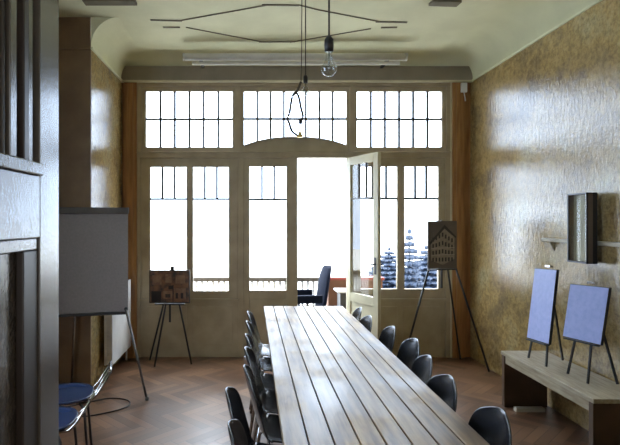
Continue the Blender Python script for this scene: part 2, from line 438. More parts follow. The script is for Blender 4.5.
# lower lights
sash('window_4', 141, 238, 158, 300, [(150.3, 186.5, 167, 291), (193, 228.6, 167, 291)],
     [(x, 167, 199) for x in (162.2, 174.5, 204.7, 216.8)], [(150.3, 186.5, 199), (193, 228.6, 199)], mullions=[(186.5, 193)])
sash('window_5', 355, 445, 158, 300, [(361, 397.3, 166.5, 289), (404.6, 438.4, 166.5, 289)],
     [(x, 166, 198.5) for x in (373, 386.5, 415.6, 426.8)], [(361, 397.3, 198.5), (404.6, 438.4, 198.5)], mullions=[(397.3, 404.6)])
# parapet panelling under the windows
for nm, a, b in (('panel_below_left_window', 141, 238), ('panel_below_right_window', 355, 445)):
    bm = B(); box(bm, X(a), YB - .005, 0, X(b), YB + .08, Z(300))
    mid = (a + b) / 2
    for p, q in ((a + 5, mid - 3), (mid + 3, b - 5)): box(bm, X(p), YB - .014, .16, X(q), YB - .005, Z(306))
    box(bm, X(a) - .01, YB - .03, Z(301), X(b) + .01, YB, Z(298.5))
    struct(obj(nm, bm, M_frame, bevel=.004))
# closed left leaf of the double door
d1 = sash('door_1', 244, 297.5, 158, 356, [(249.6, 286.6, 166.5, 290.5)], [(262, 166, 199.5), (274.2, 166, 199.5)], [(249.6, 286.6, 199.5)])
boxes('door_panel', M_frame, [(X(250), YB - .008, .12, X(286), YB, Z(299))], d1, bevel=.004)
# open right leaf, hinged on the right jamb and swung into the room
hx, hy = X(347.5), YB - .03
ex, ey = PX(379.5, 5.50), 5.50
ang = math.atan2(ey - hy, ex - hx); LW = math.hypot(ex - hx, ey - hy)
MD = Matrix.Translation((hx, hy, 0)) @ Matrix.Rotation(ang, 4, 'Z')
def dbx(lst, name, m, par=None, bevel=0):
    bm = B()
    for l in lst: box(bm, *l, M=MD)
    return obj(name, bm, m, par, bevel)
ZT = Z(158.3)
gz0, gz1, gh = Z(291), Z(167), Z(199)
d2 = dbx([(0, -.02, .012, .075, .02, ZT), (LW - .085, -.02, .012, LW, .02, ZT), (.075, -.02, ZT - .09, LW - .085, .02, ZT), (.075, -.02, gz0 - .1, LW - .085, .02, gz0),
          (.075, -.02, .012, LW - .085, .02, .14), (.075, -.008, .14, LW - .085, .008, gz0 - .1)], 'door_2', M_leaf, bevel=.003)
struct(d2)
dbx([(.072, -.002, gz0 - .003, LW - .082, .002, ZT - .087)], 'pane', M_glass, d2)
gw = (LW - .16)
dbx([(.075 + gw / 3 - .007, -.012, gh, .075 + gw / 3 + .007, .012, ZT - .09), (.075 + 2 * gw / 3 - .007, -.012, gh, .075 + 2 * gw / 3 + .007, .012, ZT - .09), (.075, -.012, gh - .007, LW - .085, .012, gh + .007)], 'muntin', M_muntin, d2)
bm = B()
for s in (-1, 1):
    box(bm, LW - .06, s * .02 - .004, 1.02, LW - .03, s * .02 + .004, 1.20, M=MD)
    tube(bm, [MD @ Vector(p) for p in ((LW - .045, s * .02, 1.13), (LW - .045, s * .065, 1.13), (LW - .14, s * .068, 1.13))], .008)
obj('door_handle', bm, M_black, d2)
struct(boxes('threshold', M_frame, [(X(297.5), YB - .02, 0, X(347.5), YB + .1, .01)]))

# ------------------------------------------------------------------ near door leaf on the left (opened flat along the view)
DX = -0.60
d3 = boxes('door_3', M_front_door, [
    (DX - .045, 1.479, .01, DX, 1.625, 2.7), (DX - .045, .72, .01, DX, .85, 2.7),
    (DX - .045, .85, 1.55, DX, 1.479, 1.725), (DX - .045, .85, 2.55, DX, 1.479, 2.7), (DX - .045, .85, .01, DX, 1.479, .25)], bevel=.003)
struct(d3)
# lower recessed panel
boxes('door_panel', M_front_door, [(DX - .04, .85, .25, DX - .028, 1.479, 1.55)], d3)
bm = B()
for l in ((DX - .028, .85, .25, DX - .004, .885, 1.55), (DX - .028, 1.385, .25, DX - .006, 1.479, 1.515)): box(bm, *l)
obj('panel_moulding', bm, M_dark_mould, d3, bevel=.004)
boxes('panel_moulding', M_front_door, [(DX - .028, .885, 1.515, DX - .006, 1.479, 1.55)], d3, bevel=.004)
boxes('door_ledge', M_front_door, [(DX, .85, 1.725, DX + .012, 1.479, 1.76), (DX - .03, .85, 1.725, DX + .0, 1.479, 1.745)], d3, bevel=.004)
# upper light: glass with uprights
boxes('pane', M_glass, [(DX - .030, .85, 1.745, DX - .026, 1.479, 2.55)], d3)
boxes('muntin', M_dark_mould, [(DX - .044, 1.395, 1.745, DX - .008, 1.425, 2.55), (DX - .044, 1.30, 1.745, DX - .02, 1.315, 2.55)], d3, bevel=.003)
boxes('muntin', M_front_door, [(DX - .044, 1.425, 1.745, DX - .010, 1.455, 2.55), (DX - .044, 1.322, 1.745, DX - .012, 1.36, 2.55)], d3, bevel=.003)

# ------------------------------------------------------------------ ceiling mouldings
def cpt(px, py):
    d = (ZC - 1.6) * F / (220 - py); return (PX(px, d), d)
segs = [((179, 20.5), (267, 4.7)), ((262, 4.5), (299, 5)), ((186, 27), (262, 41.5)), ((259, 41.6), (295, 41.4)),
        ((299, 4.7), (318, 9.4)), ((318, 9.4), (380, 21.4)), ((290, 42), (371, 28.3)), ((150.5, 19.7), (182, 20.5)), ((376, 21.5), (407, 22)),
        ((163, 27), (180, 27)), ((381, 27.3), (397, 27))]
M_mould = mat('ceiling_moulding_brown', (.15, .13, .085), rough=.8)
bm = B()
for a, b in segs:
    (ax, ay), (bx, by) = cpt(*a), cpt(*b)
    bar(bm, (ax, ay, ZC - .004), (bx, by, ZC - .004), (.022 if abs(a[1] - b[1]) < 1.2 else .010), .008, side=(-(by - ay), bx - ax, 0))
struct(obj('trim_6', bm, M_mould))
bm = B()
for a, b in (((84, .5), (136, .5)), ((431, 1), (459, 2))):
    (ax, ay), (bx, by) = cpt(*a), cpt(*b)
    bar(bm, (ax, ay, ZC - .012), (bx, by, ZC - .012), .10, .024, side=(0, 1, 0))
struct(obj('trim_7', bm, M_mould))

# ------------------------------------------------------------------ veranda and garden
struct(boxes('floor_veranda', M_conc, [(-4.5, YB + .12, -.15, 3.2, 7.25, -.01)]))
struct(boxes('ground', M_ground, [(-80, 7.6, -4.2, 80, 160, -4.0)]))
struct(boxes('wall_facade_base', M_conc, [(-4.5, YB + .13, -4.0, 6.5, 7.2, -.15)]))
YR = 7.0
rail = thing('balustrade', 'white baluster railing with dark handrail outside the windows', 'railing', (-1.2, YR, 0))
bm = B(); box(bm, -1.9, -.04, .775, 2.19, .04, .83); obj('handrail', bm, mat('weathered_handrail', (.10, .085, .07), rough=.7), rail, bevel=.01)
bm = B(); box(bm, -1.9, -.03, .10, 2.19, .03, .15); obj('bottom_rail', bm, M_white, rail)
bal_prof = [(.0, .15), (.016, .15), (.016, .22), (.024, .30), (.028, .38), (.018, .46), (.014, .55), (.014, .68), (.02, .74), (.02, .775), (0, .775)]
k = 0; bx = -1.86; b0 = None
while bx < 2.17:
    if b0 is None:
        bm = B(); lathe(bm, bal_prof, 10); b0 = obj('baluster', bm, M_white, rail, loc=(bx, 0, 0))
    else:
        b = b0.copy(); b.location = (bx, 0, 0); COL.objects.link(b); b.parent = rail
    bx += .075
tw = thing('parapet', 'low terracotta orange parapet outside the open doorway', 'parapet', (1.03, YR, 0))
boxes('parapet_wall', M_orange, [(0, -.08, -.01, .72, .1, .80)], tw)
boxes('coping', mat('red_coping', (.22, .03, .015), rough=.6), [(-.02, -.1, .80, .74, .12, .835)], tw, bevel=.005)

def spruce(name, x, y, zb, h, r, seed, label):
    rnd = random.Random(seed)
    t = thing(name, label, 'tree', (x, y, zb), 0, 'conifers beyond the veranda')
    bm = B(); tube(bm, [(0, 0, 0), (0, 0, h)], .09, 8, .01); obj('trunk', bm, M_bark, t)
    bm = B()
    lv = 24
    for L in range(lv):
        f = L / (lv - 1); z = h * (.30 + .70 * f); rr = r * (1 - f) ** .8 + .05
        nb = 13 if f < .8 else 7
        for q in range(nb):
            a = 2 * PI * (q + rnd.random() * .6) / nb; R = rr * rnd.uniform(.75, 1.1)
            dx, dy = math.cos(a), math.sin(a); sx, sy = -dy, dx
            ns = 12; prev = None
            for s in range(ns):
                u = s / (ns - 1); px_, py_ = dx * R * u, dy * R * u
                pz = z - .28 * R * u + .16 * R * u * u + rnd.uniform(-.015, .015)
                wv = (.40 * R * (1 - u) ** .7 * (.55 + .45 * (s % 2)) + .015)
                c = bm.verts.new((px_, py_, pz + .02)); l_ = bm.verts.new((px_ + sx * wv, py_ + sy * wv, pz - .06 * wv - .03)); r_ = bm.verts.new((px_ - sx * wv, py_ - sy * wv, pz - .06 * wv - .03))
                bt = bm.verts.new((px_, py_, pz - .09 - .10 * R * (1 - u)))
                cur = (c, l_, bt, r_)
                if prev:
                    for e_ in range(4):
                        bm.faces.new((prev[e_], prev[(e_ + 1) % 4], cur[(e_ + 1) % 4], cur[e_]))
                else: bm.faces.new(cur)
                prev = cur
            bm.faces.new(prev)
    obj('foliage', bm, M_needles, t)
    return t
spruce('spruce_tree', 4.08, 13.4, -4.0, 5.35, .75, 1, 'slender spruce with the pointed tip showing in the right window')
spruce('spruce_tree', 5.65, 16.8, -4.0, 4.75, 2.0, 2, 'broad dark conifer behind the building picture easel')
spruce('spruce_tree', 5.45, 20.5, -4.0, 4.5, 2.1, 3, 'dark conifer seen past the free edge of the open door leaf')

# ------------------------------------------------------------------ long table
tb = thing('long_table', 'long worn wooden plank table running towards the windows', 'table', (.51, 3.3, 0))
TX0, TX1, TY0, TY1 = .125 - .51, .905 - .51, 1.35 - 3.3, 5.14 - 3.3
NP = 8; g = .006; wv = (TX1 - TX0 - g * (NP - 1)) / NP
for k in range(NP):
    x0 = TX0 + k * (wv + g)
    boxes('plank', M_table, [(x0, TY0, .715, x0 + wv, TY1, .75)], tb, bevel=.003)
M_tframe = mat('table_frame_wood', (.09, .055, .03), rough=.6)
boxes('apron', M_tframe, [(TX0 + .08, TY0 + .08, .635, TX0 + .105, TY1 - .03, .714), (TX1 - .105, TY0 + .08, .635, TX1 - .08, TY1 - .03, .714),
                          (TX0 + .105, TY0 + .08, .635, TX1 - .105, TY0 + .11, .714), (TX0 + .105, TY1 - .06, .635, TX1 - .105, TY1 - .03, .714),
                          (TX0 + .105, -.02, .635, TX1 - .105, .02, .714)], tb)
for x, y in [(x_, y_) for y_ in (TY0 + .115, TY1 - .125) for x_ in (TX0 + .11, TX1 - .175)] + [(-.033, -.09), (-.033, .025)]:
    if True:
        boxes('leg', M_tframe, [(x, y, 0, x + .065, y + .065, .634)], tb, bevel=.004)

# ------------------------------------------------------------------ shell chairs
def shell_surface(W=.39, zs=.44, zt=.80, nu=13, back_w=.38):
    """seat-and-back shell; chair faces +X, origin on the floor under the seat centre"""
    prof = []
    for k in range(6): t = k / 5; prof.append((.21 - .32 * t, zs - .018 * math.sin(PI * t) + .0 + (.0 if t > .15 else -.012 * (1 - t / .15))))
    for k in range(1, 6):
        a = PI / 2 * k / 5; prof.append((-.11 - .075 * math.sin(a) , zs + .085 * (1 - math.cos(a))))
    bx_, bz_ = prof[-1]
    for k in range(1, 10): t = k / 9; prof.append((bx_ - .075 * t ** .9, bz_ + (zt - bz_) * t))
    P = []
    L = len(prof)
    for i, (x, z) in enumerate(prof):
        row = []
        if i < 6: hw = W / 2 * (0.86 + .14 * min(1, i / 3.0))
        elif i <= 10: hw = W / 2 * (1 - .06 * (i - 5) / 5)
        else:
            t = (i - 10) / 9; hw = back_w / 2 * max(.16, math.sqrt(max(0, 1 - max(0, (t - .5) / .5) ** 2.3)))
        for j in range(nu):
            u = -1 + 2 * j / (nu - 1)
            zz = z; xx = x
            if i < 6: zz += .022 * abs(u) ** 2.5
            else:
                xx += .035 * abs(u) ** 2 * min(1, hw / (back_w / 2))
            if i == 0: xx -= .04 * u * u
            row.append(Vector((xx, u * hw, zz)))
        P.append(row)
    return P

def make_shell(m, parent, **kw):
    P = shell_surface(**kw); bm = B()
    V = [[bm.verts.new(p) for p in r] for r in P]
    for a, b in zip(V, V[1:]):
        for j in range(len(a) - 1): bm.faces.new((a[j], a[j + 1], b[j + 1], b[j])).smooth = True
    bmesh.ops.recalc_face_normals(bm, faces=bm.faces)
    bmesh.ops.solidify(bm, geom=bm.faces[:], thickness=.009)
    for f in bm.faces: f.smooth = True
    o = obj('seat_shell', bm, m, parent)
    s = o.modifiers.new('sub', 'SUBSURF'); s.levels = 1; s.render_levels = 1
    return o

def make_chair(label):
    t = thing('shell_chair', label, 'chair', (0, 0, 0), 0)
    make_shell(M_shell, t)
    for sx, sy in ((1, 1), (1, -1), (-1, 1), (-1, -1)):
        bm = B(); tube(bm, [(.10 * sx - .02, .13 * sy, .405), (.14 * sx - .02, .155 * sy, .36), (.19 * sx - .03, .18 * sy, .0)], .009); obj('leg', bm, M_chrome, t)
    bm = B()
    tube(bm, [(.08, -.13, .405), (.08, .13, .405)], .008); tube(bm, [(-.12, -.13, .405), (-.12, .13, .405)], .008)
    tube(bm, [(.08, -.13, .405), (-.12, -.13, .405)], .008); tube(bm, [(.08, .13, .405), (-.12, .13, .405)], .008)
    obj('seat_frame', bm, M_chrome, t)
    return t

BX = -.26   # x of the top of the back in chair space
ch0 = make_chair('black shell chair on the left of the long table, nearest the camera')
left_rows = [(417, 228, 'black shell chair on the left of the long table, nearest the camera'),
             (385, 225.5, 'black shell chair on the left of the table, second from the camera'),
             (363, 243.5, 'black shell chair on the left of the table, third from the camera'),
             (346, 244.5, 'black shell chair on the left of the table, middle one of the seven'),
             (331, 245, 'black shell chair on the left of the table, third from the far end'),
             (317, 246, 'black shell chair on the left of the table, next to the farthest'),
             (309, 247, 'black shell chair on the left at the far end of the table')]
zt = .80
def at_back(py, px):
    d = (1.6 - zt) * F / (py - 220.0); return d, PX(px, d)
ds = [2.05, 2.46, 2.86, 3.26, 3.66, 4.12, 4.56]
used = False
for (py, px, lab), d in zip(left_rows, ds):
    x = PX(px, d) + .255
    rz = random.uniform(-.06, .06)
    if not used:
        ch0.location = (x, d, 0); ch0.rotation_euler = (0, 0, rz); ch0['label'] = lab; used = True; ch0['group'] = 'shell chairs along the left of the table'
    else:
        c = dup(ch0, (x, d, 0), rz, lab); c['group'] = 'shell chairs along the left of the table'
right = [(2.20, 1.035, 0, 'black shell chair on the right of the long table, nearest the camera'),
         (2.66, 1.00, .05, 'black shell chair on the right of the table, second from the camera'),
         (3.08, 1.03, -.05, 'black shell chair on the right, third from the camera, tucked close to the table'),
         (3.50, 1.09, .04, 'black shell chair on the right of the table, middle of the seven'),
         (3.92, 1.05, .0, 'black shell chair on the right of the table, third from the far end'),
         (4.34, .975, .06, 'low-tucked black shell chair on the right of the table, next to the farthest'),
         (4.78, .985, -.05, 'black shell chair on the right of the table, nearest the open door')]
for d, x, rz, lab in right:
    c = dup(ch0, (x - .225, d, 0), PI + rz, lab); c['group'] = 'shell chairs along the right of the table'

# two navy chairs with tubular frames by the flip chart
def tube_chair(loc, rz, label):
    t = thing('tubular_chair', label, 'chair', loc, rz, 'navy chairs by the flip chart')
    bm = B(); R = 28
    # rounded dished pan
    top, rim = [], []
    c = bm.verts.new((0, 0, .43))
    rings_ = []
    for fr, zz in ((.35, .432), (.7, .437), (.93, .447), (1.0, .455), (1.015, .448), (.98, .436), (.6, .424)):
        rings_.append([bm.verts.new((math.copysign(abs(math.cos(2 * PI * k / R)) ** .8, math.cos(2 * PI * k / R)) * .20 * fr, math.copysign(abs(math.sin(2 * PI * k / R)) ** .8, math.sin(2 * PI * k / R)) * .20 * fr, zz)) for k in range(R)])
    for k in range(R): bm.faces.new((c, rings_[0][k], rings_[0][(k + 1) % R])).smooth = True
    for A, C in zip(rings_, rings_[1:]):
        for k in range(R): bm.faces.new((A[k], A[(k + 1) % R], C[(k + 1) % R], C[k])).smooth = True
    bm.faces.new(rings_[-1])
    obj('seat', bm, M_blueshell, t)
    for sx in (1, -1):
        for sy in (1, -1):
            bm = B(); tube(bm, [(.12 * sx, .13 * sy, .425), (.15 * sx, .16 * sy, .38), (.18 * sx, .18 * sy, 0)], .009); obj('leg', bm, M_black, t)
    bm = B()
    for sy in (-.13, 0, .13):
        tube(bm, [(.10, sy, .418), (.19, sy, .43), (.23, sy, .47), (.31, sy, .60)], .008)
    tube(bm, [(.31, -.14, .60), (.31, .14, .60)], .009)
    obj('back_frame', bm, M_chrome, t)
    return t
tube_chair((PX(62, 3.45), 3.45, 0), .25, 'navy seated tubular chair in front of the flip chart, the farther one')
tube_chair((PX(42, 3.02), 3.0, 0), .1, 'navy seated tubular chair half hidden by the near door, the nearer one')

# cable on the floor
def fp(px, py):
    d = 1.6 * F / (py - 220.0); return Vector((PX(px, d), d, .006))
pts = [fp(*p) for p in ((50, 411), (62, 409), (78, 405), (92, 402), (108, 399), (122, 399.5), (129.5, 402), (129, 406), (120, 410), (106, 413.5), (90, 416.5), (74, 417.5), (60, 417))]
sm = []
for i in range(len(pts) - 1):
    p0, p1, p2, p3 = pts[max(0, i - 1)], pts[i], pts[i + 1], pts[min(len(pts) - 1, i + 2)]
    for k in range(5):
        t = k / 5; sm.append(.5 * ((2 * p1) + (p2 - p0) * t + (2 * p0 - 5 * p1 + 4 * p2 - p3) * t * t + (3 * p1 - p0 - 3 * p2 + p3) * t ** 3))
sm.append(pts[-1])
bm = B(); tube(bm, sm, .006, 6)
tag(obj('cable', bm, M_black), 'black cable looped on the floor beside the navy chairs', 'cable')

# ------------------------------------------------------------------ flip chart
fc = thing('flip_chart', 'grey flip chart board on metal legs in front of the left pier', 'flip chart', (-1.43, 4.68, 0))
L0 = Vector((-1.76, 4.56, 0)); R0 = Vector((-1.115, 4.72, 0)); base = Vector((-1.43, 4.68, 0))
def fcp(u, z, off=0):
    """u 0..1 across, z height; board leans back with height"""
    p = L0.lerp(R0, u) - base; n_ = Vector((.24, -.97, 0)).normalized()
    lean = (z - .77) * .10
    return Vector((p.x, p.y, z)) - n_ * lean + n_ * off
bm = B()
def slab(bm, u0, u1, z0, z1, o0, o1, fpn=fcp):
    v = [bm.verts.new(fpn(u, z, o)) for o in (o0, o1) for (u, z) in ((u0, z0), (u1, z0), (u1, z1), (u0, z1))]
    for f in ((0, 1, 2, 3), (7, 6, 5, 4), (0, 4, 5, 1), (1, 5, 6, 2), (2, 6, 7, 3), (3, 7, 4, 0)): bm.faces.new([v[i] for i in f])
slab(bm, 0, 1, .775, 1.70, 0, .018); obj('board', bm, M_board_grey, fc)
bm = B(); slab(bm, -.01, 1.01, 1.655, 1.715, .0185, .035); obj('clamp_bar', bm, mat('dark_grey_clamp', (.09, .08, .075), rough=.4), fc, bevel=.004)
bm = B(); slab(bm, 0, 1, .752, .774, -.01, .045); obj('pen_tray', bm, M_black, fc)
bm = B()
for u in (.03, .97): tube(bm, [fcp(u, .80, .03), fcp(u, .80, .05)], .016, 10)
obj('knob', bm, M_black, fc)
fr_ = PX(147, 4.62)
for a, b in ((fcp(.97, .80, .045), Vector((fr_ + 1.43, 4.62 - 4.68, 0))), (fcp(.03, .80, .045), Vector((-.42, -.30, 0))), (fcp(.35, 1.60, -.02), Vector((-.24, .15, 0)))):
    bm = B(); tube(bm, [a, b], .011, 8)
    lathe(bm, [(0, -.0), (.016, 0), (.016, .03), (0, .03)], 10, c=(b.x, b.y, 0)); obj('leg', bm, M_chrome if b.y > 0 else mat('grey_leg', (.12, .12, .12), rough=.35, metal=.6), fc)

# ------------------------------------------------------------------ radiator on left wall
rd = thing('radiator', 'white panel radiator on the left wall behind the flip chart', 'radiator', (XL2, 5.55, 0))
y0, y1 = 5.18 - 5.55, 5.98 - 5.55
boxes('panel', M_white, [(.10, y0, .15, .12, y1, .92)], rd, bevel=.004)
boxes('panel', M_white, [(.035, y0, .15, .055, y1, .92)], rd, bevel=.004)
boxes('grille', M_white, [(.055, y0 + .006, .17 + k * .045, .10, y0 + .014, .19 + k * .045) for k in range(17)] + [(.055, y0, .905, .10, y1, .915)] + [(.055, y0 + .02, .15, .10, y0 + .028, .9)], rd)
for _y, _z in ((y0 + .12, .3), (y1 - .15, .3), (y0 + .12, .8), (y1 - .15, .8)): boxes('bracket', M_white, [(.002, _y, _z, .035, _y + .03, _z + .04)], rd)
bm = B(); tube(bm, [(.077, y1 - .04, .15), (.077, y1 - .04, 0)], .011, 8); obj('pipe', bm, M_white, rd)

# ------------------------------------------------------------------ floor easels
def easel(name, label, top, feet, back_foot, tray, tray_w, ref, normal):
    """top: apex point; feet: two front feet; back foot; tray: centre point of the ledge"""
    t = thing(name, label, 'easel', ref)
    R = Vector(ref)
    for f in feet + [back_foot]:
        f = Vector(f); bm = B(); tube(bm, [Vector(top) - R + (f - Vector(top)) * .02, f - R + Vector((0, 0, .004))], .011, 8); obj('leg', bm, M_black, t)
    bm = B(); c = Vector(tray) - R
    s = Vector((-normal[1], normal[0], 0)).normalized(); n_ = Vector(normal).normalized()
    bar(bm, c - s * tray_w / 2 , c + s * tray_w / 2, .035, .014, side=n_); obj('ledge', bm, M_black, t)
    bm = B(); bar(bm, c - n_ * .018, c - n_ * .018 - Vector((0, 0, .20)), .022, .012, side=s); obj('mast', bm, M_black, t)
    bm = B(); tp = Vector(top) - R; lathe(bm, [(0, -.03), (.022, -.03), (.022, .02), (0, .03)], 10, c=tuple(tp)); obj('head', bm, M_black, t)
    return t

# left easel with the brown townscape photo
D1 = 5.60
pz0, pz1 = PZ(303, D1), PZ(270, D1)
pxa, pxb = PX(149.5, D1), PX(190, D1)
cxp = (pxa + pxb) / 2
easel('display_easel', 'black tripod easel under the left window carrying the brown picture', (cxp + .02, D1 + .05, pz1 + .01),
      [(PX(154.5, 5.66), 5.66, 0), (PX(191.5, 5.76), 5.76, 0)], (PX(149.8, 5.93), 5.93, 0), (cxp, D1, pz0 - .010), .32, (cxp, 5.62, 0), (0, -1, 0))
pc = thing('picture_board', 'brown townscape picture board resting on the easel under the left window', 'picture', (cxp, D1 - .0, pz0))
hw = (pxb - pxa) / 2; hh = pz1 - pz0
boxes('board', mat('dark_board_edge', (.035, .028, .022), rough=.4), [(-hw, -.014, 0, hw, .004, hh)], pc)
M_art = mat('brown_print', (.24, .125, .07), (.05, .045, .045), scale=14, rough=.3, contrast=(.38, .6), detail=8)
boxes('print', M_art, [(-hw + .012, -.0165, .012, hw - .012, -.0145, hh - .012)], pc)
M_art2 = mat('print_tan', (.34, .22, .15), (.20, .11, .08), scale=25, rough=.3); M_art3 = mat('print_dark', (.03, .025, .03), rough=.3)
boxes('print_houses', M_art2, [(-hw * .30, -.0185, .05, hw * .15, -.017, .13), (hw * .22, -.0185, .04, hw * .8, -.017, .16), (-hw * .85, -.0185, .20, -hw * .4, -.017, .30), (-hw * .2, -.0185, .22, hw * .1, -.017, .31), (hw * .3, -.0185, .21, hw * .75, -.017, .30)], pc)
boxes('print_shadows', M_art3, [(-hw * .9, -.0185, .015, -hw * .4, -.017, .13), (hw * .3, -.020, .05, hw * .42, -.0187, .11), (hw * .55, -.020, .05, hw * .68, -.0187, .11), (-hw * .2, -.020, .06, hw * .05, -.0187, .10), (-hw * .05, -.0185, .15, hw * .2, -.017, .19), (hw * .15, -.0205, .015, hw * .2, -.019, .2)], pc)

# right easel with the building print
D2 = 5.45
qa, qb = PX(427.5, D2), PX(456, D2 + .1)
qz0, qz1 = PZ(269, D2), PZ(221, D2)
cq = (qa + qb) / 2
ra = math.atan2(.10, qb - qa)
nrm = (math.sin(ra), -math.cos(ra), 0)
apex = (cq + .03, D2 + .15, qz1 - .02)
easel('display_easel', 'black tripod easel in the right corner carrying the corner-building picture', apex,
      [(PX(399, 5.45), 5.40, 0), (PX(484, 5.60), 5.48, 0)], (PX(459, 6.02), 5.98, 0), (cq + .01, D2 + .055, qz0 - .010), .34, (cq, 5.6, 0), nrm)
pb = thing('picture_board', 'grey picture of a gabled corner building on the right corner easel', 'picture', (cq, D2 + .05, qz0), ra)
hw = math.hypot(qb - qa, .1) / 2; hh = qz1 - qz0
boxes('board', mat('grey_print_ground', (.13, .105, .085), (.09, .075, .06), scale=6, rough=.35), [(-hw, -.014, 0, hw, .004, hh)], pb)
bm = B()
prism(bm, [(-hw * .8, hh * .18), (-.0, hh * .08), (hw * .82, hh * .2), (hw * .82, hh * .66), (.02, hh * .86), (-hw * .8, hh * .52)], -.016, -.0145)
obj('printed_facade', bm, mat('printed_facade_tan', (.30, .25, .20), (.2, .17, .13), scale=30, rough=.35), pb)
bm = B()
prism(bm, [(-hw * .9, hh * .50), (.02, hh * .84), (hw * .92, hh * .63), (hw * .92, hh * .68), (.02, hh * .92), (-hw * .9, hh * .56)], -.0175, -.0163)
for r in range(4):
    for c_ in range(7):
        u = -.68 + c_ * .22; x_ = hw * u
        topz = .15 + r * .14 + (.10 * (c_ / 3.0) if c_ <= 3 else .10 - .04 * (c_ - 3)) * (r / 3)
        w_ = hw * .055
        box(bm, x_ - w_, -.0175, hh * topz, x_ + w_, -.0163, hh * (topz + .085))
obj('printed_windows', bm, mat('printed_dark', (.035, .03, .028), rough=.35), pb)
bm = B()
for r in (.285, .43): bar(bm, (-hw * .8, -.0170, hh * r), (hw * .82, -.0170, hh * (r + .01)), .0012, .006, side=(0, 1, 0))
obj('printed_cornice', bm, mat('printed_light', (.42, .37, .3), rough=.35), pb)

# ------------------------------------------------------------------ bench on right
bn = thing('bench', 'low wooden bench table along the right wall with dark slab ends', 'bench', (2.35, 3.9, 0))
bx0, bx1 = -.19, .195; by0, by1 = 3.28 - 3.9, 4.50 - 3.9
boxes('bench_top', M_bench, [(bx0, by0, .44, bx1, by1, .47)], bn, bevel=.004)
boxes('apron', M_bench, [(bx0 + .012, by0 + .06, .375, bx0 + .035, by1 - .06, .439)], bn)
for y in (by0 + .01, by1 - .055): boxes('leg', M_bench_dark, [(bx0 + .005, y, 0, bx1 - .01, y + .045, .439)], bn, bevel=.003)
# pale block lying under the bench, far end
boxes_o = boxes('plank_offcut', M_casing, [(2.21, 4.33, 0, 2.45, 4.38, .03)])
tag(boxes_o, 'pale batten lying on the floor beneath the far end of the bench', 'batten')

# ------------------------------------------------------------------ table easels on bench, with pale boards tinted for sky reflection
def mini(label_e, label_b, TL, TR, BR, BL, feet, back, th=.02):
    TL, TR, BR, BL = map(Vector, (TL, TR, BR, BL))
    ref = (BL + BR) / 2; ref.z = .47
    n_ = (TR - BL).cross(TL - BR).normalized()
    if n_.x > 0: n_ = -n_
    t = thing('table_easel', label_e, 'easel', tuple(ref), 0, 'small easels on the bench')
    topc = (TL + TR) / 2 - n_ * .028
    for f in feet:
        f = Vector(f); u = (f - BL).dot((BR - BL)) / (BR - BL).length_squared; u = max(.1, min(.9, u))
        tp = TL.lerp(TR, .5 + (u - .5) * .35) - n_ * .028
        bm = B(); bar(bm, tp - ref, f - ref + Vector((0, 0, .006)), .013, .012, side=(BR - BL)); obj('leg', bm, M_black, t)
    bm = B(); bar(bm, topc - ref + Vector((.012, 0, -.10)), Vector(back) - ref + Vector((0, 0, .006)), .013, .012, side=(BR - BL)); obj('leg', bm, M_black, t)
    bm = B(); lo = BL.lerp(BR, .08) - ref; hi = BL.lerp(BR, .92) - ref
    dn = Vector((0, 0, -.008)); bar(bm, lo + dn, hi + dn, .046, .010, side=n_); obj('ledge', bm, M_black, t)
    bm = B(); c = topc - ref; bar(bm, c + Vector((0, 0, .022)), c + (TR - TL).normalized() * .028 + Vector((0, 0, .022)), .03, .016, side=n_)
    bar(bm, c + Vector((0, 0, .022)), c - (TR - TL).normalized() * .028 + Vector((0, 0, .022)), .03, .016, side=n_); obj('clip', bm, M_chrome, t)
    b = thing('blank_board', label_b, 'board', tuple(ref), 0, 'pale sky-tinted boards on the bench')
    def slab4(name, m, o0, o1, e):
        c_ = (TL + TR + BR + BL) / 4; bm = B(); vs = []
        for o in (o0, o1):
            for p in (BL, BR, TR, TL): vs.append(bm.verts.new(p + (c_ - p) * e + n_ * o - ref))
        for f in ((0, 1, 2, 3), (7, 6, 5, 4), (0, 4, 5, 1), (1, 5, 6, 2), (2, 6, 7, 3), (3, 7, 4, 0)): bm.faces.new([vs[i] for i in f])
        return obj(name, bm, m, b)
    slab4('backing', M_black, -th, 0, 0)
    slab4('sheet', M_board_sky, .0005, .003, .02)
mini('small black easel on the far part of the bench', 'tall pale board tinted with sky reflection on the farther bench easel',
     (2.316, 4.24, 1.209), (2.342, 3.98, 1.22), (2.28, 3.98, .646), (2.25, 4.24, .638),
     [(2.262, 4.24, .47), (2.262, 3.985, .47)], (2.50, 4.17, .47))
mini('small black easel on the near part of the bench', 'squarer pale board tinted with sky reflection on the nearer bench easel',
     (2.346, 3.82, 1.132), (2.434, 3.53, 1.141), (2.376, 3.53, .748), (2.29, 3.82, .745),
     [(2.315, 3.80, .47), (2.312, 3.57, .47)], (2.51, 3.56, .47))

